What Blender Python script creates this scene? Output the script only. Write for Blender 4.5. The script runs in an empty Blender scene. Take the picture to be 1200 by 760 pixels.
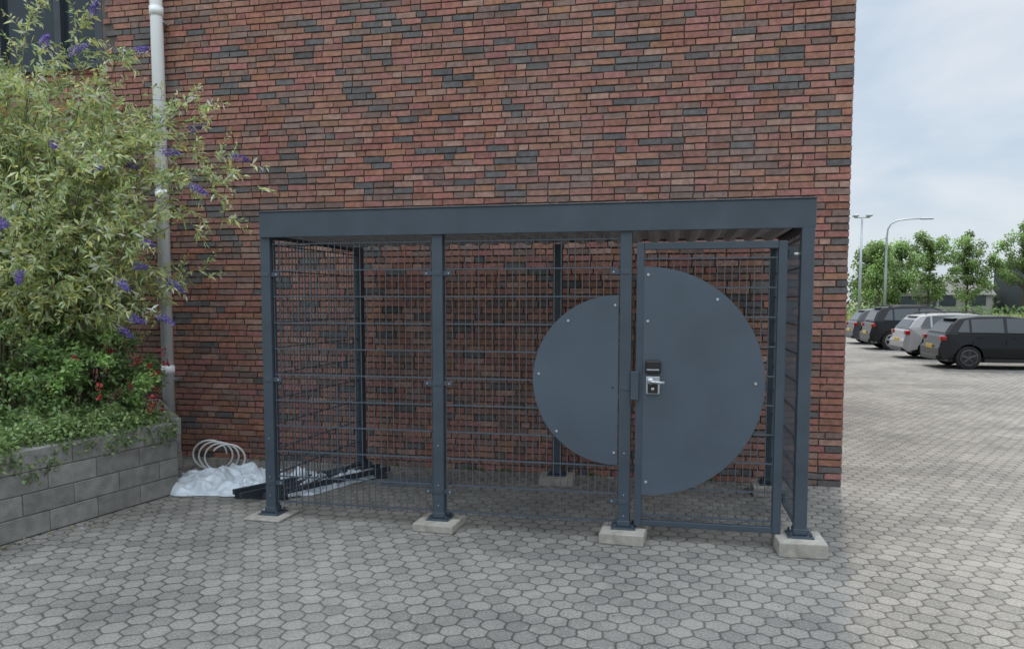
import bpy, math, random
import numpy as np
from mathutils import Vector, noise, Quaternion
random.seed(7); R=random.uniform
S=bpy.context.scene
COL=S.collection
# ---------------------------------------------------------------- helpers
def link(o,parent=None):
    COL.objects.link(o)
    if parent: o.parent=parent
    return o
def empty(name,loc=(0,0,0),rz=0,sc=1):
    o=bpy.data.objects.new(name,None); o.location=loc; o.rotation_euler=(0,0,rz); o.scale=(sc,sc,sc)
    o.empty_display_size=.2
    return link(o)
def mesh(name,v,f,m=None,parent=None,smooth=False,cols=None,mats=None,midx=None):
    me=bpy.data.meshes.new(name); me.from_pydata(v,[],f)
    if cols is not None:
        a=me.color_attributes.new('Col','FLOAT_COLOR','POINT')
        c=np.ones((len(v),4),dtype=np.float32); c[:,:3]=np.asarray(cols,dtype=np.float32)
        a.data.foreach_set('color',c.ravel())
    if mats:
        for q in mats: me.materials.append(q)
        if midx is not None: me.polygons.foreach_set('material_index',midx)
    elif m: me.materials.append(m)
    if smooth: me.polygons.foreach_set('use_smooth',[True]*len(me.polygons))
    me.update()
    return link(bpy.data.objects.new(name,me),parent)
BF=[(0,3,2,1),(4,5,6,7),(0,1,5,4),(1,2,6,5),(2,3,7,6),(3,0,4,7)]
def boxv(cx,cy,cz,sx,sy,sz,rz=0):
    c,s=math.cos(rz),math.sin(rz); o=[]
    for z in(-.5,.5):
        for x,y in((-.5,-.5),(.5,-.5),(.5,.5),(-.5,.5)):
            X,Y=x*sx,y*sy
            o.append((cx+X*c-Y*s,cy+X*s+Y*c,cz+z*sz))
    return o
def box(name,cx,cy,cz,sx,sy,sz,m,parent=None,bev=0.004,rz=0):
    v=boxv(0,0,0,sx,sy,sz)
    o=mesh(name,v,BF,m,parent); o.location=(cx,cy,cz); o.rotation_euler=(0,0,rz)
    if bev:
        b=o.modifiers.new('b','BEVEL'); b.width=bev; b.segments=2
    return o
def boxes(name,lst,m,parent=None,cols=None,bev=0):
    v=[];f=[];cc=[]
    for i,b in enumerate(lst):
        n=len(v); v+=boxv(*b); f+=[tuple(n+k for k in q) for q in BF]
        if cols: cc+=[cols[i]]*8
    o=mesh(name,v,f,m,parent,cols=cc if cols else None)
    if bev:
        b=o.modifiers.new('b','BEVEL'); b.width=bev; b.segments=2
    return o
def tubeverts(pts,rads,n=8,v=None,f=None):
    if v is None: v=[];f=[]
    pts=[Vector(p) for p in pts]; base=len(v)
    up=Vector((0.13,.21,.97))
    for i,p in enumerate(pts):
        d=(pts[min(i+1,len(pts)-1)]-pts[max(i-1,0)]).normalized()
        a=d.cross(up)
        if a.length<.05: a=d.cross(Vector((1,0,0)))
        a.normalize(); b=d.cross(a)
        r=rads[i] if isinstance(rads,(list,tuple)) else rads
        for k in range(n):
            t=2*math.pi*k/n; q=p+a*math.cos(t)*r+b*math.sin(t)*r; v.append(tuple(q))
    for i in range(len(pts)-1):
        for k in range(n):
            k2=(k+1)%n
            f.append((base+i*n+k,base+i*n+k2,base+(i+1)*n+k2,base+(i+1)*n+k))
    f.append(tuple(base+k for k in range(n))[::-1]); f.append(tuple(base+(len(pts)-1)*n+k for k in range(n)))
    return v,f
def tube(name,pts,r,m,parent=None,n=12,smooth=True):
    v,f=tubeverts(pts,r,n); return mesh(name,v,f,m,parent,smooth=smooth)
# ---------------------------------------------------------------- materials
def mk(name):
    m=bpy.data.materials.new(name); m.use_nodes=True; t=m.node_tree
    return m,t,t.nodes,t.links,t.nodes['Principled BSDF']
def mat(name,col,rough=.5,metal=0,var=.15,scale=6,bump=0,bscale=60,attr=False,coat=0,spec=.5,stain=0):
    m,t,N,L,P=mk(name)
    P.inputs['Roughness'].default_value=rough; P.inputs['Metallic'].default_value=metal
    P.inputs['Specular IOR Level'].default_value=spec
    if coat: P.inputs['Coat Weight'].default_value=coat; P.inputs['Coat Roughness'].default_value=.05
    tc=N.new('ShaderNodeTexCoord')
    nz=N.new('ShaderNodeTexNoise'); nz.inputs['Scale'].default_value=scale; nz.inputs['Detail'].default_value=3
    L.new(tc.outputs['Object'],nz.inputs['Vector'])
    mr=N.new('ShaderNodeMapRange'); mr.inputs[1].default_value=.25; mr.inputs[2].default_value=.75
    mr.inputs[3].default_value=1-var; mr.inputs[4].default_value=1+var
    L.new(nz.outputs[0],mr.inputs[0])
    vm=N.new('ShaderNodeVectorMath'); vm.operation='SCALE'
    L.new(mr.outputs[0],vm.inputs['Scale'])
    if attr:
        at=N.new('ShaderNodeAttribute'); at.attribute_name='Col'; L.new(at.outputs['Color'],vm.inputs[0])
    else: vm.inputs[0].default_value=col[:3]
    out=vm.outputs[0]
    if stain:
        n4=N.new('ShaderNodeTexNoise'); n4.inputs['Scale'].default_value=.8; n4.inputs['Detail'].default_value=5; n4.inputs['Roughness'].default_value=.7
        L.new(tc.outputs['Object'],n4.inputs['Vector'])
        r4=N.new('ShaderNodeMapRange'); r4.inputs[1].default_value=.42; r4.inputs[2].default_value=.75; r4.inputs[3].default_value=.04; r4.inputs[4].default_value=stain
        L.new(n4.outputs[0],r4.inputs[0])
        m4=N.new('ShaderNodeMix'); m4.data_type='RGBA'; L.new(r4.outputs[0],m4.inputs[0]); L.new(out,m4.inputs[6]); m4.inputs[7].default_value=(.29,.25,.22,1)
        out=m4.outputs[2]
    L.new(out,P.inputs['Base Color'])
    if bump:
        n2=N.new('ShaderNodeTexNoise'); n2.inputs['Scale'].default_value=bscale; n2.inputs['Detail'].default_value=2
        L.new(tc.outputs['Object'],n2.inputs['Vector'])
        b=N.new('ShaderNodeBump'); b.inputs['Strength'].default_value=bump; b.inputs['Distance'].default_value=.01
        L.new(n2.outputs[0],b.inputs['Height']); L.new(b.outputs[0],P.inputs['Normal'])
    return m
def leafmat(name,trans=.35):
    m,t,N,L,P=mk(name)
    at=N.new('ShaderNodeAttribute'); at.attribute_name='Col'
    N.remove(P)
    df=N.new('ShaderNodeBsdfDiffuse'); L.new(at.outputs['Color'],df.inputs['Color'])
    tr=N.new('ShaderNodeBsdfTranslucent'); L.new(at.outputs['Color'],tr.inputs['Color'])
    mx=N.new('ShaderNodeMixShader'); mx.inputs[0].default_value=trans
    L.new(df.outputs[0],mx.inputs[1]); L.new(tr.outputs[0],mx.inputs[2])
    gl=N.new('ShaderNodeBsdfGlossy'); gl.inputs['Roughness'].default_value=.5
    m2=N.new('ShaderNodeMixShader'); m2.inputs[0].default_value=.05
    L.new(mx.outputs[0],m2.inputs[1]); L.new(gl.outputs[0],m2.inputs[2]); L.new(m2.outputs[0],N['Material Output'].inputs[0])
    return m
def pavermat(name,size,c1,c2,joint):
    m,t,N,L,P=mk(name)
    P.inputs['Roughness'].default_value=.85; P.inputs['Specular IOR Level'].default_value=.3
    tc=N.new('ShaderNodeTexCoord')
    def VM(op,a,b=None,c=None):
        n=N.new('ShaderNodeVectorMath'); n.operation=op
        for i,x in enumerate((a,b,c)):
            if x is None: continue
            if isinstance(x,(tuple,list)): n.inputs[i].default_value=x
            else: L.new(x,n.inputs[i])
        return n
    def MA(op,a,b=None,c=None):
        n=N.new('ShaderNodeMath'); n.operation=op
        for i,x in enumerate((a,b,c)):
            if x is None: continue
            if isinstance(x,(int,float)): n.inputs[i].default_value=x
            else: L.new(x,n.inputs[i])
        return n.outputs[0]
    def NO(scale,detail,rough=.5,vec=None):
        n=N.new('ShaderNodeTexNoise'); n.inputs['Scale'].default_value=scale; n.inputs['Detail'].default_value=detail; n.inputs['Roughness'].default_value=rough
        L.new(vec or tc.outputs['Object'],n.inputs['Vector']); return n
    wob=NO(3.2,1); wo2=NO(28,0)
    w2=VM('MULTIPLY',VM('SUBTRACT',wob.outputs['Color'],(.5,.5,.5)).outputs[0],(.040,.040,0)).outputs[0]
    w3=VM('MULTIPLY',VM('SUBTRACT',wo2.outputs['Color'],(.5,.5,.5)).outputs[0],(.016,.016,0)).outputs[0]
    p0=VM('ADD',VM('ADD',tc.outputs['Object'],w2).outputs[0],w3).outputs[0]
    p=VM('MULTIPLY',p0,(1/size,1/size,0)).outputs[0]
    h=(.5,.866,.5); nh=(-.5,-.866,-.5)
    a=VM('WRAP',p,h,nh).outputs[0]
    ps=VM('SUBTRACT',p,(.5,.866,0)).outputs[0]
    b=VM('WRAP',ps,h,nh).outputs[0]
    a=VM('MULTIPLY',a,(1,1,0)).outputs[0]; b=VM('MULTIPLY',b,(1,1,0)).outputs[0]
    la=VM('LENGTH',a).outputs['Value']; lb=VM('LENGTH',b).outputs['Value']
    sel=MA('LESS_THAN',lb,la)
    mx=N.new('ShaderNodeMix'); mx.data_type='VECTOR'
    L.new(sel,mx.inputs[0]); L.new(a,mx.inputs[4]); L.new(b,mx.inputs[5]); g=mx.outputs[1]
    ab=VM('ABSOLUTE',g).outputs[0]
    d1=VM('DOT_PRODUCT',ab,(.5,.866,0)).outputs['Value']
    sp=N.new('ShaderNodeSeparateXYZ'); L.new(ab,sp.inputs[0])
    e=MA('SUBTRACT',.5,MA('SMOOTH_MAX',d1,sp.outputs[0],.12))
    cid=VM('SNAP',VM('ADD',VM('SUBTRACT',p,g).outputs[0],(.1,.1,.1)).outputs[0],(.25,.25,.25)).outputs[0]
    wn=N.new('ShaderNodeTexWhiteNoise'); wn.noise_dimensions='3D'; L.new(cid,wn.inputs['Vector'])
    n1=NO(.6,4,.68); n2=NO(75,2)
    f=MA('ADD',MA('MULTIPLY',wn.outputs['Value'],.42),MA('ADD',MA('MULTIPLY',MA('SUBTRACT',n1.outputs[0],.5),2.4),MA('ADD',MA('MULTIPLY',MA('SUBTRACT',n2.outputs[0],.5),1.9),.26)))
    rp=N.new('ShaderNodeMix'); rp.data_type='RGBA'; rp.clamp_factor=True
    L.new(f,rp.inputs[0]); rp.inputs[6].default_value=(*c1,1); rp.inputs[7].default_value=(*c2,1)
    n5=NO(2.6,5,.75)
    ef=N.new('ShaderNodeMapRange'); ef.inputs[1].default_value=.58; ef.inputs[2].default_value=.74; ef.inputs[3].default_value=0; ef.inputs[4].default_value=.5
    L.new(n5.outputs[0],ef.inputs[0])
    em=N.new('ShaderNodeMix'); em.data_type='RGBA'; L.new(ef.outputs[0],em.inputs[0]); L.new(rp.outputs[2],em.inputs[6]); em.inputs[7].default_value=(.41,.38,.33,1)
    # darker grime blotches
    gr=N.new('ShaderNodeMapRange'); gr.inputs[1].default_value=.46; gr.inputs[2].default_value=.30; gr.inputs[3].default_value=0; gr.inputs[4].default_value=.45
    L.new(n5.outputs[0],gr.inputs[0])
    gm=N.new('ShaderNodeMix'); gm.data_type='RGBA'; L.new(gr.outputs[0],gm.inputs[0]); L.new(em.outputs[2],gm.inputs[6]); gm.inputs[7].default_value=(.10,.095,.085,1)
    jt=N.new('ShaderNodeMapRange'); jt.inputs[1].default_value=.0; jt.inputs[2].default_value=.085; jt.interpolation_type='SMOOTHSTEP'
    L.new(e,jt.inputs[0])
    jc=N.new('ShaderNodeMix'); jc.data_type='RGBA'; jc.clamp_factor=True; jc.inputs[6].default_value=(*joint,1); jc.inputs[7].default_value=(.155,.135,.11,1)
    L.new(MA('MULTIPLY',MA('SUBTRACT',n1.outputs[0],.42),3.5),jc.inputs[0])
    fm=N.new('ShaderNodeMix'); fm.data_type='RGBA'; L.new(jc.outputs[2],fm.inputs[6])
    L.new(jt.outputs[0],fm.inputs[0]); L.new(gm.outputs[2],fm.inputs[7]); L.new(fm.outputs[2],P.inputs['Base Color'])
    j2=N.new('ShaderNodeMapRange'); j2.inputs[1].default_value=0; j2.inputs[2].default_value=.16; j2.interpolation_type='SMOOTHSTEP'
    L.new(e,j2.inputs[0])
    hh=MA('ADD',j2.outputs[0],MA('ADD',MA('MULTIPLY',n2.outputs[0],.35),MA('MULTIPLY',wn.outputs['Value'],.3)))
    bp=N.new('ShaderNodeBump'); bp.inputs['Strength'].default_value=.6; bp.inputs['Distance'].default_value=.008
    L.new(hh,bp.inputs['Height']); L.new(bp.outputs[0],P.inputs['Normal'])
    return m
M_brick=mat('brick',None,.9,0,.30,24,.5,120,attr=True,spec=.25,stain=.36)
M_mortar=mat('mortar',(.145,.122,.11),.95,0,.3,9,.5,80,spec=.2)
M_steel=mat('anthracite_powder_coat',(.048,.066,.085),.42,0,.16,4,.05,300)
M_wire=mat('mesh_wire_coat',(.070,.090,.112),.38,0,.1,4)
M_disc=mat('disc_panel_coat',(.066,.089,.114),.36,0,.16,2.2,.04,200)
M_zinc=mat('zinc',(.5,.52,.54),.4,.7,.2,30)
M_conc=mat('concrete',(.35,.325,.28),.9,0,.25,14,.5,90)
M_block=mat('planter_blocks',None,.92,0,.25,11,.6,90,attr=True,spec=.2)
M_pipe=mat('pipe_pvc',(.90,.91,.91),.35,0,.04,3)
M_black=mat('black_plastic',(.012,.012,.014),.35)
M_darkbar=mat('dark_bar',(.03,.038,.048),.45)
M_soil=mat('soil',(.05,.035,.025),.95,0,.4,12,.8,50)
M_wood=mat('timber',(.30,.14,.055),.7,0,.3,8)
M_tarp=mat('plastic_sheet',(.58,.63,.67),.30,0,.18,7,.4,25)
M_white=mat('cable_white',(.7,.7,.68),.5)
M_frame=mat('window_frame',(.045,.055,.065),.45)
M_glass,_,N_,L_,P_=mk('window_glass'); P_.inputs['Base Color'].default_value=(.03,.04,.05,1); P_.inputs['Roughness'].default_value=.06
M_bark=mat('bark',(.12,.09,.065),.9,0,.3,20,.6,40)
M_leaf=leafmat('foliage')
M_galv=mat('lamp_pole',(.42,.44,.45),.45,.5,.1,5)
M_pave=pavermat('hex_pavers',.128,(.150,.142,.130),(.315,.296,.265),(.062,.058,.050))
# ---------------------------------------------------------------- ground
G=600
mg=mat('grass_ground',(.12,.15,.05),.95,0,.35,.6,.5,20)
mesh('ground',[(-G,-G,-.006),(G,-G,-.006),(G,G,-.006),(-G,G,-.006)],[(0,1,2,3)],mg)
mesh('paved_yard',[(-25,-15,0),(70,-15,0),(70,43.6,0),(-25,43.6,0)],[(0,1,2,3)],M_pave)
boxes('kerb',[(-24.5+i*1.0+0.0,43.68,.04,.985,.14,.12) for i in range(95)],M_conc,bev=.01)
# ---------------------------------------------------------------- brick building
WY=7.27; WX=1.535; XL=-12.0; HT=10.0
B=empty('brick_building',(0,0,0))
v=[];f=[];cols=[]
def brickcol(cx,cz):
    n=noise.noise(Vector((cx*.55,cz*1.3,3.1)))
    u=random.random()
    if u<.10+.15*n: 
        k=R(.8,1.25); return (.125*k,.116*k,.116*k)
    if u<.32+.15*n:
        k=R(.8,1.22); return (.225*k,.145*k,.122*k)
    if u>.93:
        k=R(.85,1.1); return (.38*k,.225*k,.175*k)
    k=R(.82,1.18); 
    return (.335*k,(.150+R(-.012,.022))*k,(.111+R(-.010,.020))*k)
z=0.004; ch=.0625; row=0
win=(-8.6,-6.02,4.2,5.95)
while z<HT:
    x=WX; first=True
    bw=random.choice([.10,.155,.21]) if row%2 else .21
    while x>XL:
        l=bw if first else (.10 if random.random()<.27 else .21)
        first=False
        x0=x-l; 
        zz=z+R(-.0015,.0015)
        inside = (x0<win[1] and x>win[0] and z+.05>win[2] and z<win[3])
        if not inside:
            p=WY-R(0,.007); n=len(v)
            j=[R(-.0032,.0032) for _ in range(8)]
            x1,x2,z1,z2=x0,x-.011,zz,zz+.049
            v+=[(x1+j[0],p,z1+j[4]),(x2+j[1],p,z1+j[5]),(x2+j[2],p,z2+j[6]),(x1+j[3],p,z2+j[7]),
                (x1,WY+.03,z1),(x2,WY+.03,z1),(x2,WY+.03,z2),(x1,WY+.03,z2)]
            f+=[(n,n+1,n+2,n+3),(n+1,n+5,n+6,n+2),(n,n+4,n+5,n+1)[::-1],(n+3,n+2,n+6,n+7),(n,n+3,n+7,n+4)]
            cols+=[brickcol(x,z)]*8
        x-=l
    z+=ch; row+=1
mesh('brick_facing',v,f,M_brick,B,cols=cols)
my=WY+.014
def quadbox(name,x0,x1,y0,y1,z0,z1,m,par): return box(name,(x0+x1)/2,(y0+y1)/2,(z0+z1)/2,x1-x0,y1-y0,z1-z0,m,par,bev=0)
quadbox('mortar_right',win[1],WX-.012,my,WY+.1,0,HT,M_mortar,B)
quadbox('mortar_low',XL,win[1],my,WY+.1,0,win[2],M_mortar,B)
quadbox('mortar_top',XL,win[1],my,WY+.1,win[3],HT,M_mortar,B)
quadbox('mortar_left',XL,win[0],my,WY+.1,win[2],win[3],M_mortar,B)
m,t,N,L,P=mk('brick_side'); P.inputs['Roughness'].default_value=.9
bt=N.new('ShaderNodeTexBrick'); bt.inputs['Color1'].default_value=(.33,.15,.115,1); bt.inputs['Color2'].default_value=(.15,.11,.11,1); bt.inputs['Mortar'].default_value=(.15,.125,.115,1)
bt.inputs['Scale'].default_value=1; bt.inputs['Brick Width'].default_value=.21; bt.inputs['Row Height'].default_value=.0625; bt.inputs['Mortar Size'].default_value=.006
tc=N.new('ShaderNodeTexCoord')
cx=N.new('ShaderNodeSeparateXYZ'); cm=N.new('ShaderNodeCombineXYZ'); L.new(tc.outputs['Object'],cx.inputs[0]); L.new(cx.outputs[1],cm.inputs[0]); L.new(cx.outputs[2],cm.inputs[1]); L.new(cm.outputs[0],bt.inputs['Vector']); L.new(bt.outputs[0],P.inputs['Base Color'])
quadbox('core',XL,WX-.012,WY+.1,24,0,HT,m,B)
box('roof_coping',(XL+WX)/2,15.6,HT+.05,WX-XL+.1,16.8,.1,M_frame,B)
quadbox('window_glass',win[0],win[1],WY+.07,WY+.08,win[2],win[3],M_glass,B)
for i,(a,b_) in enumerate([(win[1]-.09,win[1]),(-6.62,-6.54),(-7.4,-7.32),(win[0],win[0]+.08)]):
    quadbox('window_frame_%d'%i,a,b_,WY+.01,WY+.069,win[2],win[3],M_frame,B)
quadbox('window_sill',win[0]-.04,win[1]+.04,WY-.05,WY+.06,win[2]-.03,win[2]+.03,M_frame,B)
quadbox('window_head',win[0]+.085,win[1]-.095,WY+.015,WY+.068,win[3]-.08,win[3],M_frame,B)
boxes('timber_louvre',[(-6.9,WY-.05,zz,2.3,.03,.09) for zz in (3.25,3.5,3.75)],M_wood,B)
# ---------------------------------------------------------------- drain pipe
D=empty('drain_pipe',(-5.27,7.16,0))
tube('pipe',[(0,0,.3),(0,0,9.9)],.062,M_pipe,D,20)
for i,zz in enumerate((.9,2.75,4.62,6.5)):
    tube('socket_%d'%i,[(0,0,zz),(0,0,zz+.09)],.070,M_pipe,D,20)
    box('bracket_%d'%i,.0,.05,zz-.06,.15,.10,.025,M_zinc,D,.002)
# ---------------------------------------------------------------- bike shelter
SH=empty('bicycle_shelter',(0,0,0))
PY=5.38; BY=6.93; PX=[-3.06,-1.685,-.318,.868]; pw=.082
XA,XB=-3.09,.914
blocks=[(PX[0],PY,.020),(PX[1],PY,.06),(PX[2],PY,.08),(PX[3],PY-.02,.10),(-2.98,BY,.07),(-1.03,BY,.07),(.86,BY,.08)]
for i,(x,y,h) in enumerate(blocks):
    box('footing_%d'%i,x+R(-.01,.01),y-.03,h/2+.0005,.31,.31,h,M_conc,SH,.008,R(-.06,.06))
    box('foot_plate_%d'%i,x,y,h+.006,.17,.17,.010,M_steel,SH,.002)
    vv=[];ff=[]
    for sx in(-1,1):
        for sy in(-1,1):
            tubeverts([(x+sx*.062,y+sy*.062,h+.011),(x+sx*.062,y+sy*.062,h+.035)],.009,6,vv,ff)
    mesh('anchor_bolts_%d'%i,vv,ff,M_steel,SH)
    top=2.20
    box('post_%d'%i,x,y,(h+.011+top)/2,pw,pw,top-h-.011,M_steel,SH,.006)
    box('foot_collar_%d'%i,x,y,h+.035,.095,.095,.04,M_steel,SH,.004)
box('fascia_front',(XA+XB)/2,PY-.052,2.263,XB-XA,.02,.19,M_steel,SH,.004)
box('fascia_cap',(XA+XB)/2,PY-.045,2.3625,XB-XA+.016,.05,.007,M_disc,SH,.002)
box('fascia_back',(XA+XB)/2,BY+.10,2.293,XB-XA,.02,.13,M_steel,SH,.004)
for nm,x in(('fascia_left',XA+.010),('fascia_right',XB-.010)):
    box(nm,x,(PY+BY)/2+.024,2.263,.02,BY+.09-PY+.042-.003,.189,M_steel,SH,.004)
for i,y in enumerate((PY+.0,BY)):
    box('beam_%d'%i,(XA+XB)/2,y,2.275,XB-XA-.05,.06,.05,M_steel,SH)
vv=[];ff=[]
xx=XA+.025;step=.02;k=0;prof=[]
while xx<XB-.025:
    ph=k%8; zz=2.198+(0 if ph<3 else (.018 if ph==3 else (.036 if ph<7 else .018))); prof.append((xx,zz)); xx+=step;k+=1
for x,zq in prof:
    vv+=[(x,PY+.045,zq),(x,BY-.045,zq)]
for i in range(len(prof)-1): ff.append((2*i,2*i+2,2*i+3,2*i+1))
m_r=mat('roof_sheet_coat',(.36,.37,.38),.5,0,.1,4)
rs=mesh('roof_sheet',vv,ff,m_r,SH)
sd=rs.modifiers.new('s','SOLIDIFY'); sd.thickness=.002
box('roof_top',(XA+XB)/2,(PY+BY)/2,2.335,XB-XA-.06,BY-PY+.1,.02,M_steel,SH,0)
def meshpanel(name,p0,p1,z0,z1,par,off=0):
    p0=Vector((*p0,0));p1=Vector((*p1,0)); d=(p1-p0); Ln=d.length; d.normalize(); rz=math.atan2(d.y,d.x)
    nrm=Vector((-d.y,d.x,0)); lst=[]
    n=int(round(Ln/.05)); 
    for i in range(n+1):
        q=p0+d*(Ln*i/n); lst.append((q.x,q.y,(z0+z1)/2,.0052,.0052,z1-z0,rz))
    z=z0+.03
    while z<z1:
        for s in(-1,1):
            q=(p0+p1)/2+nrm*s*.0062; lst.append((q.x,q.y,z,Ln+.006,.0065,.0085,rz))
        z+=.2
    return boxes(name,lst,M_wire,par)
meshpanel('mesh_front_left',(PX[0]+.055,PY-.01),(PX[1]-.055,PY-.01),.09,2.15,SH)
meshpanel('mesh_front_mid',(PX[1]+.055,PY-.01),(PX[2]-.055,PY-.01),.09,2.15,SH)
meshpanel('mesh_side_left',(PX[0],PY+.06),(-2.98,BY-.06),.09,2.15,SH)
meshpanel('mesh_side_right',(PX[3]+.005,PY+.06),(.865,BY-.06),.09,2.15,SH)
cl=[];bl=[];bf=[]
for x,sides in((PX[0],(1,)),(PX[1],(-1,1)),(PX[2],(-1,))):
    for zz in(.27,1.08,1.89):
        for s in sides:
            cl.append((x+s*.072,PY-.024,zz,.075,.008,.034)); tubeverts([(x+s*.085,PY-.028,zz),(x+s*.085,PY-.034,zz)],.006,6,bl,bf)
        cl.append((x,PY-.0435,zz,.06,.004,.03))
boxes('panel_clamps',cl,M_steel,SH,bev=.002)
for i,x in enumerate(PX):
    for zz in (.17,.32,.62):
        tubeverts([(x,PY-.041,zz),(x,PY-.047,zz)],.005,6,bl,bf)
mesh('clamp_bolts',bl,bf,M_zinc,SH)
DX0,DX1,DZ0,DZ1=-.245,.745,.105,2.09; DY=PY-.01
box('door_stile_lock',DX0+.025,DY,(DZ0+DZ1)/2,.05,.045,DZ1-DZ0,M_steel,SH)
box('door_stile_hinge',DX1-.028,DY,(DZ0+DZ1)/2,.056,.045,DZ1-DZ0,M_steel,SH)
box('door_rail_top',(DX0+DX1)/2-.003,DY,DZ1-.025,DX1-DX0-.108,.043,.05,M_steel,SH)
box('door_rail_bottom',(DX0+DX1)/2-.003,DY,DZ0+.02,DX1-DX0-.108,.043,.04,M_steel,SH)
meshpanel('door_mesh',(DX0+.055,DY+.005),(DX1-.06,DY+.005),DZ0+.045,DZ1-.055,SH)
hv=[];hf=[]
for zz in(.35,2.0):
    tubeverts([(DX1+.018,PY-.0,zz-.03),(DX1+.018,PY-.0,zz+.03)],.010,10,hv,hf)
    tubeverts([(DX1,PY-.0,zz),(PX[3]-.035,PY-.0,zz)],.007,8,hv,hf)
mesh('door_hinges',hv,hf,M_steel,SH,smooth=False)
tube('hinge_pin',[(DX1+.04,PY-.02,2.0),(DX1+.085,PY-.02,2.0)],.012,M_zinc,SH,10)
def halfdisc(name,cx,cz,r,xcut,side,y,th=.004):
    pts=[]
    n=96
    for i in range(n+1):
        a=-math.pi/2+math.pi*i/n
        pts.append((cx+side*math.cos(a)*r,cz+math.sin(a)*r))
    pts.append((xcut,cz+r)); pts.append((xcut,cz-r))
    m=len(pts)
    v=[(x,y,z) for x,z in pts]+[(x,y+th,z) for x,z in pts]
    fc=[tuple(range(m)),tuple(range(2*m-1,m-1,-1))]+[((i+1)%m,i,m+i,m+(i+1)%m) for i in range(m)]
    if side<0: fc=[t[::-1] for t in fc]
    return mesh(name,v,fc,M_disc,SH)
halfdisc('door_disc',-.178,1.125,.80,-.196,1,DY-.018)
halfdisc('side_disc',-.372,1.13,.60,-.366,-1,PY-.034)
dv=[];df=[]
for x,zz in((-.165,1.87),(-.165,.42),(.30,1.70),(.56,1.13),(.33,.53),(-.165,1.55)):
    if (x+.178)**2+(zz-1.125)**2<.77**2: tubeverts([(x,DY-.018,zz),(x,DY-.024,zz)],.010,10,dv,df)
for x,zz in((-.39,1.66),(-.39,.62),(-.72,1.55),(-.93,1.17),(-.80,.76)):
    if (x+.372)**2+(zz-1.13)**2<.58**2: tubeverts([(x,PY-.034,zz),(x,PY-.040,zz)],.009,10,dv,df)
mesh('disc_bolts',dv,df,M_zinc,SH)
box('lock_case',DX0-.005,DY-.03,1.10,.055,.05,.20,M_steel,SH,.004)
box('code_lock',-.125,DY-.040,1.232,.105,.035,.095,M_black,SH,.012)
box('code_lock_rim',-.125,DY-.0595,1.215,.085,.004,.008,M_zinc,SH,.001)
box('handle_plate',-.125,DY-.028,1.105,.095,.016,.125,M_zinc,SH,.006)
box('handle_inner_plate',-.125,DY-.039,1.085,.070,.006,.07,M_black,SH,.004)
tube('handle_rose',[(-.14,DY-.036,1.135),(-.14,DY-.062,1.135)],.024,M_zinc,SH,16)
tube('handle_lever',[(-.14,DY-.058,1.135),(-.138,DY-.080,1.135),(-.12,DY-.084,1.133),(-.045,DY-.082,1.128)],.011,M_zinc,SH,10)
tube('lock_cylinder',[(-.125,DY-.042,1.08),(-.125,DY-.054,1.08)],.012,M_zinc,SH,14)
# ---------------------------------------------------------------- loose items by shelter
BRS=empty('steel_bars',(0,0,0))
for i,(a,b_,zz) in enumerate([((-3.62,5.72),(-2.92,7.0),.07),((-3.50,5.63),(-2.80,6.94),.07),((-3.30,5.66),(-2.66,6.85),.07)]):
    dx,dy=b_[0]-a[0],b_[1]-a[1]; ln=math.hypot(dx,dy)
    box('bar_%d'%i,(a[0]+b_[0])/2,(a[1]+b_[1])/2,zz,ln,.04,.045,M_darkbar,BRS,.003,math.atan2(dy,dx))
boxes('spacer_blocks',[(-3.42,5.82,.022,.45,.06,.043,.1),(-2.88,6.72,.022,.5,.06,.043,.1)],M_darkbar,BRS)
def tarp(name,outline_c,rx,ry,rz,hgt,seed,m):
    nx,ny=120,80; v=[];f=[]
    for j in range(ny+1):
        for i in range(nx+1):
            u=i/nx*2-1; w=j/ny*2-1
            X=u*math.sqrt(1-w*w/2); Y=w*math.sqrt(1-u*u/2)
            r=math.hypot(X,Y); an=math.atan2(Y,X)
            k=1+.45*noise.noise(Vector((math.cos(an)*1.6,math.sin(an)*1.6,seed)))+.16*noise.noise(Vector((math.cos(an)*5,math.sin(an)*5,seed)))
            x=X*rx*k; y=Y*ry*k
            e=max(0,1-r**4)
            q=Vector((x*3.2,y*5,seed)); z=hgt*e*(.45+1.1*noise.noise(q))
            n1=1-abs(noise.noise(Vector((x*5+y*3,y*8,seed+4)))*2.4); n2=1-abs(noise.noise(Vector((x*11-y*6,y*15,seed+9)))*2.4)
            z+=(.065*n1+.030*n2)*e**.5
            v.append((x,y,max(.004,z)))
    for j in range(ny):
        for i in range(nx):
            a=j*(nx+1)+i; f.append((a,a+1,a+nx+2,a+nx+1))
    o=mesh(name,v,f,m,smooth=True); o.location=outline_c; o.rotation_euler=(0,0,rz); return o
tarp('plastic_sheet',(-3.85,6.20,.002),.66,.38,.15,.09,2.2,M_tarp)
tarp('plastic_sheet',(-3.15,6.35,.002),.66,.22,1.05,.02,8.3,M_tarp)
pts=[]
for i in range(150):
    t=i/149*2*math.pi*3.4
    pts.append((-4.52+.17*math.cos(t)+.34*(i/149),6.72+.05*math.cos(t)-.18*(i/149),.155+.145*math.sin(t)))
tube('cable_coil',pts,.0095,M_white,None,8)
box('wood_block',-4.15,5.98,.022,.14,.05,.04,M_wood,None,.004,.3)
box('floor_mat',-2.30,6.62,.008,.62,.32,.012,mat('rubber_mat',(.12,.14,.16),.7),None,.003,.05)
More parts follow.
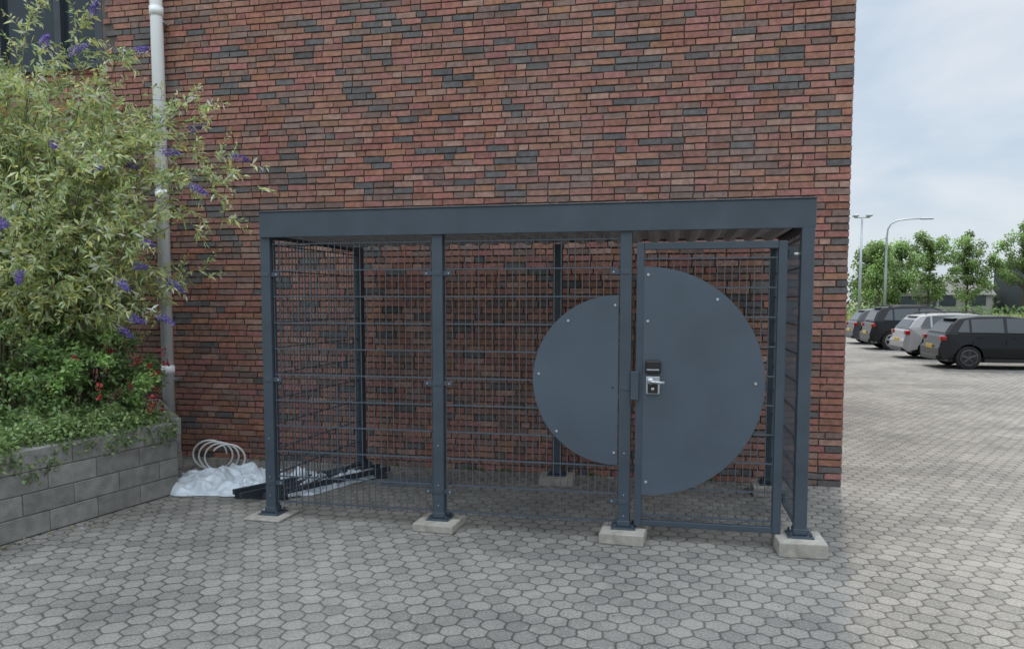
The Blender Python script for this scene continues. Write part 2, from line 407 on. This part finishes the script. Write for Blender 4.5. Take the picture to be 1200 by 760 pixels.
# ---------------------------------------------------------------- planter
PL=empty('stone_planter',(0,0,0))
def seg(a,b,nm):
    a=Vector((*a,0));b=Vector((*b,0)); d=b-a; Ln=d.length; d.normalize(); rz=math.atan2(d.y,d.x)
    lst=[];cc=[]
    for c in range(4):
        s=-.2 if c%2 else 0; 
        while s<Ln:
            s0=max(s,0);s1=min(s+.4,Ln)
            if s1-s0>.03:
                q=a+d*((s0+s1)/2); nrm=Vector((-d.y,d.x,0))*R(-.003,.003)
                lst.append((q.x+nrm.x,q.y+nrm.y,.005+c*.157+.0765,s1-s0-.005,.20,.152,rz))
                k=R(.85,1.12); cc.append((.235*k,.226*k,.208*k))
            s+=.4
    boxes(nm,lst,M_block,PL,cols=cc,bev=.006)
    q=(a+b)/2; box(nm+'_core',q.x,q.y,.31,Ln-.02,.185,.61,M_mortar,PL,0,rz)
pa,pb,pc=(-4.33,5.86),(-4.93,2.6),(-5.5,7.15)
seg(pa,pb,'wall_side'); seg((pa[0]-.09,pa[1]+.13),pc,'wall_end')
mesh('soil',[(-4.4,5.85,.56),(-5.0,2.6,.56),(-10,2.6,.56),(-10,7.2,.56),(-5.5,7.2,.56)],[(0,4,3,2,1)],M_soil,PL)
# ---------------------------------------------------------------- foliage
class Fol:
    def __init__(s): s.v=[];s.f=[];s.c=[]
    def leaf(s,p,d,L,W,col):
        d=d.normalized(); q=Vector((R(-1,1),R(-1,1),R(-1,1)+.4)); a=d.cross(q)
        if a.length<1e-3: return
        a.normalize(); n=len(s.v); m=p+d*L*.5; tip=p+d*L+Vector((0,0,-L*.15))
        s.v+=[tuple(p),tuple(m+a*W*.5),tuple(tip),tuple(m-a*W*.5)]; s.f.append((n,n+1,n+2,n+3)); s.c+=[col]*4
    def stem(s,pts,r0,r1,col,n=5):
        k=len(s.v); rr=[r0+(r1-r0)*i/(len(pts)-1) for i in range(len(pts))]
        tubeverts(pts,rr,n,s.v,s.f); s.c+=[col]*(len(s.v)-k)
    def build(s,name,parent=None): return mesh(name,s.v,s.f,M_leaf,parent,cols=s.c)
def rv(): 
    while True:
        q=Vector((R(-1,1),R(-1,1),R(-1,1)))
        if .05<q.length<1: return q.normalized()
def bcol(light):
    u=random.random(); k=R(.78,1.22)*(.58+.84*light)  # depth shading put into leaf colour: inner sprays darker, outer and front lighter
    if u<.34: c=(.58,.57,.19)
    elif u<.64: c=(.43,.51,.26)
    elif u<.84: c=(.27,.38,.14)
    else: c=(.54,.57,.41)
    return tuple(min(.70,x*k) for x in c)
BU=empty('butterfly_bush',(0,0,0))
F=Fol(); FL=Fol()
def shoot(p,d,ln,light):
    n=int(ln/.024); q=p.copy(); d=d.normalized(); pts=[tuple(q)]
    for i in range(n):
        d=(d+Vector((0,0,-.028))+rv()*.05).normalized(); q=q+d*.024
        if i%4==3: pts.append(tuple(q))
        if i>0:
            for rep in range(2):
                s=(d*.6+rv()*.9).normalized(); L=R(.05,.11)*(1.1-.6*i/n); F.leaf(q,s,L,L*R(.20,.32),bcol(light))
    if len(pts)>1: F.stem(pts,.003,.0012,(.24,.28,.12),3)
    return q,d
def flower(p,d,L=.16):
    d=d.normalized()
    for i in range(170):
        t=random.random(); rad=.028*(1-t)**.6+.005
        q=p+d*L*t+rv()*rad; k=R(.6,1.4); FL.leaf(q,rv(),R(.014,.022),.014,(.23*k,.17*k,.48*k))
def spray(base,end,sag,ns,light=1,fl=False):
    pts=[]; n=14
    for i in range(n+1):
        t=i/n
        pts.append(Vector((base.x+(end.x-base.x)*t**1.35,base.y+(end.y-base.y)*t**1.35,base.z+(end.z-base.z)*(1-(1-t)**1.5)+sag*math.sin(math.pi*t))))
    F.stem([tuple(p) for p in pts],.009,.002,(.20,.20,.10),4)
    for k in range(ns):
        t=R(.28,1); i=min(int(t*n),n-1); p=pts[i].lerp(pts[i+1],t*n-i); d=(pts[i+1]-pts[i]).normalized()
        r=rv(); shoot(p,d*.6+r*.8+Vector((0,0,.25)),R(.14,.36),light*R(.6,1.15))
    e,d=shoot(pts[-1],pts[-1]-pts[-2],.2,light)
    if fl: flower(e,d,R(.12,.18))
for i in range(165):
    base=Vector((-5.7+R(-.6,.6),5.75+R(-.45,.45),.6)); az=R(0,2*math.pi)
    rch=R(.25,1.3)
    hz=R(.9,3.2)*(1-.10*rch)
    end=base+Vector((math.cos(az)*rch,math.sin(az)*rch*.72,hz))
    end.y=min(end.y,6.9)
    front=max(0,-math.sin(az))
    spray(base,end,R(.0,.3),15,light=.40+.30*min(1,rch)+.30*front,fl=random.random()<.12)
for e in [(-3.9,5.9,3.35),(-3.7,5.8,2.38),(-3.42,5.8,2.62),(-4.26,5.7,2.8),(-4.45,5.6,2.2),(-4.95,5.4,3.0),(-5.35,5.2,2.5),(-3.62,6.0,2.85),(-4.1,5.9,3.2),(-4.6,5.8,3.75),(-4.9,5.7,3.95),(-5.4,5.7,4.1),(-4.3,5.9,3.4),(-5.6,5.3,3.9),(-3.95,6.0,2.95),(-4.2,5.6,2.4),(-6.0,5.6,4.1),(-4.1,5.7,2.7),(-4.3,5.7,3.05),(-4.5,5.5,3.3),(-4.7,5.3,2.7),(-4.5,5.4,1.9),(-5.0,5.1,2.0),(-5.2,5.0,3.3),(-4.9,5.2,3.6),(-5.6,4.9,2.9),(-5.5,4.9,2.2),(-4.35,5.6,1.65),
          (-4.5,5.5,2.5),(-4.6,5.4,2.95),(-4.7,5.3,2.2),(-4.8,5.2,3.2),(-4.55,5.5,1.6),(-5.1,4.9,2.7),(-5.0,5.0,2.35),(-4.4,5.7,2.95),(-4.75,5.6,3.45),(-5.3,5.0,1.8)]:
    spray(Vector((-5.4+R(-.3,.3),5.75+R(-.3,.3),.7)),Vector(e),R(.1,.3),18,R(.9,1.15),random.random()<.55)
F.build('leaves_and_stems',BU); FL.build('flower_spikes',BU)
SHB=empty('flowering_shrub',(0,0,0)); F=Fol(); FL=Fol()
for (cx_,cy_,cz_,rx,ry,rz_,n,dark) in [(-4.85,5.55,1.0,.52,.55,.42,6500,0),(-5.4,5.1,1.15,.6,.7,.55,5000,.15),(-5.3,5.9,1.5,.6,.6,.6,4200,.35),(-5.35,4.6,.85,.5,.6,.35,3500,.1),(-5.9,5.8,2.2,.9,.7,.9,5000,.5)]:
    cl_=[(rv()*random.random()**.35,R(.6,1.3)) for _ in range(70)]
    for i in range(n):
        c_,k=random.choice(cl_); q=c_+rv()*R(0,.2); p=Vector((cx_+q.x*rx,cy_+q.y*ry,cz_+q.z*rz_))
        if p.z<.58: continue
        o=min(1,q.length); kk=k*(.35+.8*o)*(1-.5*dark); g=random.choice([(.20,.33,.09),(.28,.41,.13),(.15,.24,.08)])  # interior shade put into leaf colour, darker towards the middle of each mass
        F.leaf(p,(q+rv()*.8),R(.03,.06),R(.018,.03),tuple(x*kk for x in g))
for i in range(22):
    q=Vector((-4.55+R(-.3,.25),5.35+R(-.3,.45),1.10+R(-.18,.22)))
    if i<14:q=Vector((-4.36+R(-.08,.1),5.66+R(-.1,.15),.97+R(-.25,.3)))
    for k in range(9): FL.leaf(q+rv()*.024,rv(),.030,.026,random.choice([(.45,.035,.035),(.34,.025,.03)]))
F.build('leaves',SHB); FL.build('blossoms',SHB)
GC=empty('ground_cover_plant',(0,0,0)); F=Fol()
a=Vector((*pa,0)); b_=Vector((*pb,0)); dd=(b_-a)
for i in range(19000):
    t=random.random(); base=a+dd*t; hN=noise.noise(Vector((t*9,1,2)))
    off=R(-.55,.12); z=.63+ R(0,.16)+.10*hN - (max(0,off+.04))*1.0 + .10*noise.noise(Vector((t*22,off*6,5)))
    if random.random()<.05 and noise.noise(Vector((t*14,7,2)))>.1: off=R(.1,.15); z=R(.50,.64)
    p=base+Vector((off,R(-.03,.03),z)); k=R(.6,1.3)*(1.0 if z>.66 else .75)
    g=random.choice([(.25,.37,.13),(.35,.46,.18),(.19,.29,.10)])
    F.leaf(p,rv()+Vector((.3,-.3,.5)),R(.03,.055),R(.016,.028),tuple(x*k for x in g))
F.build('leaves',GC)
F=Fol()
for i in range(560):
    u=random.random()
    if u<.45: t=random.random()**.7; p=a+dd*t+Vector((.13+abs(random.gauss(0,.18)),R(-.1,.1),.006))
    elif u<.75: p=Vector((R(-5,1.5),WY-.02-abs(random.gauss(0,.12)),.006))
    else: p=Vector((R(-4.2,1.2),R(2.6,6.5),.006))
    s=R(.012,.035) if u<.75 else R(.008,.02)
    F.leaf(p,Vector((R(-1,1),R(-1,1),R(.05,.25))),s,s*.5,random.choice([(.25,.19,.07),(.16,.10,.05),(.30,.28,.10),(.10,.09,.07),(.42,.40,.36)]))
for i in range(60):
    x=R(-5,1.5); c0=Vector((x,WY-.03,.004))
    if noise.noise(Vector((x*2,0,0)))<.0: continue
    for k in range(14): F.leaf(c0+Vector((R(-.03,.03),R(-.02,.01),0)),Vector((R(-.6,.6),R(-.8,0),1)),R(.02,.06),.008,(.16,.24,.07))
F.build('leaf_litter')
# ---------------------------------------------------------------- trees
def tree(loc,h,w,seed,n=6500,name='young_tree'):
    random.seed(seed); T=empty(name,loc); F=Fol(); 
    tv=[];tf=[]
    tubeverts([(0,0,-.05),(.02,.01,h*.3),(.05,0,h*.62),(.03,.03,h*.93)],[.10,.08,.05,.015],8,tv,tf)
    cen=[]
    for i in range(32):
        z=h*R(.24,.93); az=R(0,6.28); t=(z/h-.25)/.75; rad=w*.5*math.sin(math.pi*min(1,max(.05,t*.80+.16)))**.8*R(.35,1.0)
        e=Vector((math.cos(az)*rad,math.sin(az)*rad,z+.25)); cen.append((e,R(.6,1.3),R(.38,.70)))
        tubeverts([(0,0,z-.5*rad),(e.x*.5,e.y*.5,z-.15*rad),tuple(e)],[.03,.02,.008],5,tv,tf)
    for i in range(14):
        z=h*R(.4,.98); cen.append((Vector((R(-.2,.2),R(-.2,.2),z)),R(.5,1),R(.3,.5)))
    for i in range(n):
        c_,k,r=random.choice(cen); q=rv()*random.random()**.5*r; p=c_+q
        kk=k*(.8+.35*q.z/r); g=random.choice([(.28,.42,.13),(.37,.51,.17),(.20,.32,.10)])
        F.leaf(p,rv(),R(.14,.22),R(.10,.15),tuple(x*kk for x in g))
    mesh('trunk_and_limbs',tv,tf,M_bark,T,smooth=True); F.build('crown',T)
for i,(x,y,h,w) in enumerate([(22.6,65.9,6.9,3.8),(19.0,63.1,6.8,3.4),(16.3,60.6,5.8,3.2),(26.5,65.6,7.8,4.8),(14.1,57.8,5.6,3.4),(31.5,69,7.0,3.5),(15.0,63.5,6.0,3.4)]):
    tree((x,y,0),h,w,20+i)
random.seed(99)
F=Fol()
for i in range(60):
    x=R(15,75); y=R(95,125)+x*.1; h=R(4.5,8.5)
    if x>30: h*=.62
    for k in range(230):
        q=rv()*random.random()**.4; p=Vector((x+q.x*3.0,y+q.y*2,h*.5+q.z*h*.5)); kk=R(.5,1.2)*(.75+.35*q.z)
        F.leaf(p,rv(),R(.4,.75),R(.3,.5),(.18*kk,.25*kk,.11*kk))
F.build('tree_line')
mesh('grass_verge',[(-20,43.8,.05),(75,43.8,.05),(75,58,.25),(-20,58,.25)],[(0,1,2,3)],mg)
F=Fol()
for i in range(17000):
    x=R(6,42); y=44+R(0,1)**1.3*9; k=R(.6,1.3)
    n_=noise.noise(Vector((x*.5,y*.5,1))); h=R(.45,1.0)*(1+.5*n_)
    g=(.46,.46,.18) if random.random()<.35+.5*n_ else (.24,.34,.10)
    F.leaf(Vector((x,y,.05)),Vector((R(-.25,.25),R(-.25,.25),1)),h,R(.03,.06),tuple(c*k for c in g))
F.build('tall_grass')
F=Fol()
for i in range(6000):
    x=R(7.5,60); y=54+R(-.7,.7); z=.1+R(0,1.15)*(1+.15*noise.noise(Vector((x*.6,0,0)))); k=R(.5,1.2)
    F.leaf(Vector((x,y,z)),rv(),R(.15,.28),R(.1,.18),(.16*k,.26*k,.08*k))
F.build('hedge')
def bld(name,x,y,w,d,h,wall,roof,pitched):
    E=empty(name,(x,y,0)); box('walls',0,0,h/2,w,d,h,wall,E,0)
    if pitched:
        r=h*.75; v=[(-w/2-.3,-d/2-.3,h),(w/2+.3,-d/2-.3,h),(w/2+.3,d/2+.3,h),(-w/2-.3,d/2+.3,h),(-w/2-.3,0,h+r),(w/2+.3,0,h+r)]
        mesh('roof',v,[(0,1,5,4),(2,3,4,5),(1,2,5),(3,0,4),(0,3,2,1)],roof,E)
    else: box('roof',0,0,h+.15,w+.4,d+.4,.3,roof,E,0)
    for i in range(int(w/3)):
        for zf in range(max(1,int(h/3))): box('window_%d_%d'%(i,zf),-w/2+1.5+i*3,-d/2-.01,1.6+zf*3,1.7,.06,1.3,M_glass,E,0)
mw=mat('render_wall',(.26,.25,.24),.9); md=mat('dark_cladding',(.035,.04,.045),.6); mr_=mat('roof_tiles',(.13,.12,.115),.8)
bld('distant_house',31.5,96,6,6,2.2,mw,mr_,True)
bld('office_building',47,100,16,10,5.6,md,M_frame,False)
bld('distant_house',24.5,90,5,6,2.0,md,mr_,False)
LP=empty('street_lamp',(10.55,47.1,0))
tube('pole',[(0,0,0),(0,0,3),(0,0,6.4)],[.09,.075,.05],M_galv,LP,12)
box('cross_arm',0,0,6.36,.85,.06,.06,M_galv,LP,.01)
for i,x in enumerate((-.36,.36)): box('lamp_head_%d'%i,x,-.08,6.46,.30,.42,.11,M_galv,LP,.03)
LP=empty('street_lamp',(13.6,53.8,0))
pts=[(0,0,0),(0,0,3.2),(0,0,5.8),(.04,0,6.25),(.22,0,6.58),(.6,0,6.78),(1.2,0,6.86),(2.0,0,6.88)]
tube('pole',pts,[.10,.08,.06,.055,.05,.045,.04,.035],M_galv,LP,12)
box('lamp_head',2.35,0,6.87,.75,.26,.10,M_galv,LP,.04)
# ---------------------------------------------------------------- cars
M_tyre=mat('tyre',(.018,.018,.018),.85); M_rim=mat('alloy',(.40,.41,.42),.35,.8,.1,5)
M_red,_,_n,_l,P_=mk('tail_lens'); P_.inputs['Base Color'].default_value=(.32,.012,.012,1); P_.inputs['Roughness'].default_value=.15
M_cg,_,_n,_l,P_=mk('car_glass'); P_.inputs['Base Color'].default_value=(.02,.026,.03,1); P_.inputs['Roughness'].default_value=.04; P_.inputs['Specular IOR Level'].default_value=.9
M_plate=mat('plate_yellow',(.65,.42,.03),.5); M_lens=mat('lamp_lens',(.6,.62,.65),.15)
import bmesh
def car(loc,paint,rz=0,sc=.87,lx=1.0,hz=1.0,up=0.0,kind='hatch',rimm=None,rr=.315):
    C=empty('parked_car',loc,rz,sc); W=.86
    X=lambda x:x*lx
    def Z(z): return up+(z if z<.6 else .6+(z-.6)*hz)
    rx,fx=X(.70),X(3.24); ar=rr+.045; wz=rr
    def arch(cx): 
        out=[]
        for i in range(13):
            a=math.pi-math.pi*i/12
            out.append((cx+ar*math.cos(a),max(.20+up,wz+ar*math.sin(a))))
        return out
    low=[(X(.10),.24+up)]+arch(rx)+arch(fx)+[(X(3.92),.22+up),(X(4.02),.36+up),(X(4.03),Z(.55)),(X(3.95),Z(.70)),(X(3.72),Z(.80)),(X(3.3),Z(.89)),(X(2.95),Z(.95)),(X(2.0),Z(.955)),(X(1.0),Z(.965)),(X(.16),Z(.97)),(X(.05),Z(.88)),(X(.02),Z(.66)),(X(-.04),Z(.56)),(X(-.03),.34+up)]
    n=len(low); zs=Z(.55)
    def yw(x,z,s):
        t=x/X(4.0); w=W*(1-.10*max(0,(t-.80)/.20)**2-.08*max(0,(.12-t)/.12)**2)
        if z>zs: w-= .055*((z-zs)/(Z(.96)-zs))**1.6
        else: w-=.03*((zs-z)/(zs-.2))
        return s*w
    bm=bmesh.new()
    L1=[bm.verts.new((x,yw(x,z,-1),z)) for x,z in low]; L2=[bm.verts.new((x,yw(x,z,1),z)) for x,z in low]
    A=bm.faces.new(L1); Bf=bm.faces.new(L2[::-1])
    for i in range(n):
        j=(i+1)%n; bm.faces.new((L1[j],L1[i],L2[i],L2[j]))
    bmesh.ops.triangulate(bm,faces=[A,Bf])
    bm.normal_update()
    me=bpy.data.meshes.new('body'); bm.to_mesh(me); bm.free(); me.materials.append(paint)
    o=link(bpy.data.objects.new('body',me),C)
    b=o.modifiers.new('b','BEVEL'); b.width=.05; b.segments=3; b.limit_method='ANGLE'; b.angle_limit=math.radians(45)
    if kind=='hatch': gh=[(X(.13),.955),(X(.34),1.25),(X(.50),1.39),(X(.95),1.45),(X(1.7),1.46),(X(2.22),1.39),(X(3.05),.94)]
    elif kind=='estate': gh=[(X(.10),.955),(X(.30),1.24),(X(.46),1.37),(X(1.0),1.43),(X(1.8),1.44),(X(2.22),1.38),(X(3.05),.94)]
    else: gh=[(X(.10),.955),(X(.26),1.28),(X(.42),1.42),(X(1.0),1.47),(X(1.8),1.47),(X(2.25),1.40),(X(3.0),.94)]
    zb=Z(.94)
    GY=lambda z:.785-(z-zb)*.36
    gh=[(x,Z(z)) for x,z in gh]; n=len(gh)
    v=[(x,-GY(z),z) for x,z in gh]+[(x,GY(z),z) for x,z in gh]
    fc=[tuple(range(n))[::-1],tuple(range(n,2*n))]+[(i,(i+1)%n,n+(i+1)%n,n+i) for i in range(n)]
    o=mesh('cabin',v,fc,paint,C); b=o.modifiers.new('b','BEVEL'); b.width=.035; b.segments=3
    wins=[[(.43,1.02),(.72,1.01),(.72,1.355),(.62,1.33)],[(.78,1.01),(1.56,1.0),(1.56,1.39),(.78,1.365)],[(1.64,1.0),(2.80,.985),(2.22,1.33),(2.02,1.385),(1.64,1.39)]]
    vv=[];ff=[]
    for s in(-1,1):
        for w in wins:
            k=len(vv); vv+=[(X(x),s*(GY(Z(z))+.008),Z(z)) for x,z in w]; ff.append(tuple(range(k,k+len(w))))
    mesh('side_windows',vv,ff,M_cg,C)
    def screen(nm,a,b_,off,t0,t1):
        (xa,za),(xb,zb_)=a,b_
        pa_=(xa+(xb-xa)*t0,za+(zb_-za)*t0); pb_=(xa+(xb-xa)*t1,za+(zb_-za)*t1)
        v=[(pa_[0]+off,-GY(pa_[1])+.09,pa_[1]+.006),(pa_[0]+off,GY(pa_[1])-.09,pa_[1]+.006),(pb_[0]+off,GY(pb_[1])-.08,pb_[1]+.006),(pb_[0]+off,-GY(pb_[1])+.08,pb_[1]+.006)]
        mesh(nm,v,[(0,1,2,3)],M_cg,C)
    screen('rear_window',gh[0],gh[1],-.01,.12,.98); screen('windscreen',gh[-1],gh[-2],.012,.06,.93)
    box('rear_spoiler',gh[2][0]-.05,0,gh[2][1]-.015,.14,1.0,.03,paint,C,.01)
    lst=[]
    for s in(-1,1):
        for xx in(.80,1.60,2.62): lst.append((X(xx),s*(W-.006),Z(.60),.010,.012,.36*hz))
        lst.append((X(1.96),s*(W-.02),.25+up,X(1.75),.03,.09))
        lst.append((X(1.65),s*.795,Z(.985),X(2.4),.02,.018))
    boxes('trim_lines',lst,M_black,C)
    hl=[(X(x),s*(W-.035),Z(.86),.16,.03,.022) for x in(.98,1.82) for s in(-1,1)]; boxes('door_handles',hl,paint,C,bev=.004)
    for i,s in enumerate((-1,1)): box('mirror_%d'%i,X(2.62),s*(W+.02),Z(1.02),.13,.18,.12,paint,C,.03)
    for i,s in enumerate((-1,1)):
        box('tail_lamp_%d'%i,X(.08),s*(W-.16),Z(.84),.15,.24,.13,M_red,C,.03)
        box('head_lamp_%d'%i,X(3.80),s*(W-.20),Z(.68),.30,.24,.12,M_lens,C,.03)
    box('number_plate',X(-.035),0,Z(.60),.02,.5,.11,M_plate,C,.003)
    box('bumper_skirt',X(.0),0,.31+up,.12,1.35,.14,M_black,C,.03)
    box('bumper_skirt_front',X(3.98),0,.30+up,.12,1.30,.14,M_black,C,.03)
    box('underbody',X(2.0),0,.33+up,X(3.5),1.30,.30,M_black,C,.02)
    if kind!='hatch':
        for i,s in enumerate((-1,1)): tube('roof_rail_%d'%i,[(X(.6),s*.56,Z(1.43)),(X(.8),s*.56,Z(1.49)),(X(1.9),s*.56,Z(1.49)),(X(2.1),s*.56,Z(1.42))],.015,M_black,C,8)
    wn=0
    for cx_ in(rx,fx):
        for s in(-1,1):
            Wl=empty('wheel_%d'%wn,(cx_,s*(W-.12),wz)); Wl.parent=C
            v,f_=tubeverts([(0,-.105,0),(0,-.10,0),(0,-.06,0),(0,.06,0),(0,.10,0),(0,.105,0)],[rr-.05,rr-.012,rr,rr,rr-.012,rr-.05],28); mesh('tyre',v,f_,M_tyre,Wl)
            y=s*.107
            v,f_=tubeverts([(0,y-.002,0),(0,y+.002,0)],rr*.66,24); mesh('rim_well',v,f_,M_black,Wl)
            vs=[];fs=[]
            for k in range(5):
                a=k*2*math.pi/5+.3
                for da in(-.13,.13): tubeverts([(math.cos(a)*.03,y+s*.008,math.sin(a)*.03),(math.cos(a+da)*rr*.64,y+s*.006,math.sin(a+da)*rr*.64)],.018,5,vs,fs)
            tubeverts([(0,y,0),(0,y+s*.016,0)],.05,12,vs,fs)
            ring=[(math.cos(t)*rr*.66,y+s*.004,math.sin(t)*rr*.66) for t in [2*math.pi*i/28 for i in range(29)]]
            tubeverts(ring,.020,5,vs,fs)
            mesh('rim',vs,fs,rimm or M_rim,Wl); wn+=1
    return C
P_black=mat('car_paint_black',(.004,.0045,.006),.22,.0,.05,2,coat=.0,spec=.4)
P_silver=mat('car_paint_silver',(.36,.355,.345),.35,.3,.05,2,coat=.4)
P_grey=mat('car_paint_grey',(.06,.062,.066),.35,.2,.05,2,coat=.2)
car((6.42,21.0,0),P_black,0,.90,1.0,.98,0,'hatch',mat('dark_alloy',(.10,.10,.105),.35,.6))
car((6.50,24.2,0),P_silver,0,.90,1.05,1.0,0,'estate')
car((6.55,28.2,0),P_black,0,.90,1.05,1.14,.05,'suv',rr=.35)
car((6.75,31.6,0),P_grey,0,.90,1.0,1.05,0,'hatch')
# ---------------------------------------------------------------- light & sky
sunv=Vector((.115,.63,.77)).normalized()
el=math.asin(sunv.z); rot=math.atan2(sunv.x,sunv.y)
W=bpy.data.worlds.new('World'); S.world=W; W.use_nodes=True; t=W.node_tree; N=t.nodes; L=t.links
bg=N['Background']; sk=N.new('ShaderNodeTexSky'); sk.sky_type='NISHITA'; sk.sun_disc=False; sk.sun_elevation=el; sk.sun_rotation=rot
tc=N.new('ShaderNodeTexCoord'); mp=N.new('ShaderNodeMapping'); mp.inputs['Scale'].default_value=(1.3,1.3,4.2)
L.new(tc.outputs['Generated'],mp.inputs[0])
nz=N.new('ShaderNodeTexNoise'); nz.inputs['Scale'].default_value=2.3; nz.inputs['Detail'].default_value=5; nz.inputs['Roughness'].default_value=.52; nz.inputs['Distortion'].default_value=.35
L.new(mp.outputs[0],nz.inputs['Vector'])
sx=N.new('ShaderNodeSeparateXYZ'); L.new(tc.outputs['Generated'],sx.inputs[0])
zr=N.new('ShaderNodeMapRange'); zr.interpolation_type='SMOOTHSTEP'; zr.inputs[1].default_value=.34; zr.inputs[2].default_value=.85; zr.inputs[3].default_value=5.9; zr.inputs[4].default_value=22
L.new(sx.outputs[2],zr.inputs[0])
cc=N.new('ShaderNodeMix'); cc.data_type='RGBA'; cc.inputs[6].default_value=(.62,.75,.89,1); cc.inputs[7].default_value=(.93,.975,1.03,1)
c01=N.new('ShaderNodeMapRange'); c01.inputs[1].default_value=.33; c01.inputs[2].default_value=.66; L.new(nz.outputs[0],c01.inputs[0]); L.new(c01.outputs[0],cc.inputs[0])
sc_=N.new('ShaderNodeVectorMath'); sc_.operation='SCALE'; L.new(cc.outputs[2],sc_.inputs[0]); L.new(zr.outputs[0],sc_.inputs['Scale'])
mx=N.new('ShaderNodeMix'); mx.data_type='RGBA'; mx.inputs[0].default_value=.9; L.new(sk.outputs[0],mx.inputs[6]); L.new(sc_.outputs[0],mx.inputs[7])
L.new(mx.outputs[2],bg.inputs[0]); bg.inputs[1].default_value=.14
sl=bpy.data.lights.new('sun','SUN'); sl.energy=2.1; sl.angle=math.radians(2.5); sl.color=(1,.89,.74)
so=bpy.data.objects.new('sun',sl); link(so); so.location=(0,0,30); so.rotation_euler=(-sunv).to_track_quat('-Z','Y').to_euler()
# ---------------------------------------------------------------- camera
cd=bpy.data.cameras.new('camera'); co=bpy.data.objects.new('camera',cd); link(co)
co.location=(0,0,1.7); co.rotation_euler=(math.radians(90-4.14),0,math.radians(11.9))
cd.sensor_width=36; cd.lens=26.7; cd.shift_y=35/1200; cd.clip_end=2000; S.camera=co
S.view_settings.view_transform='Standard'; S.view_settings.look='None'; S.view_settings.exposure=0
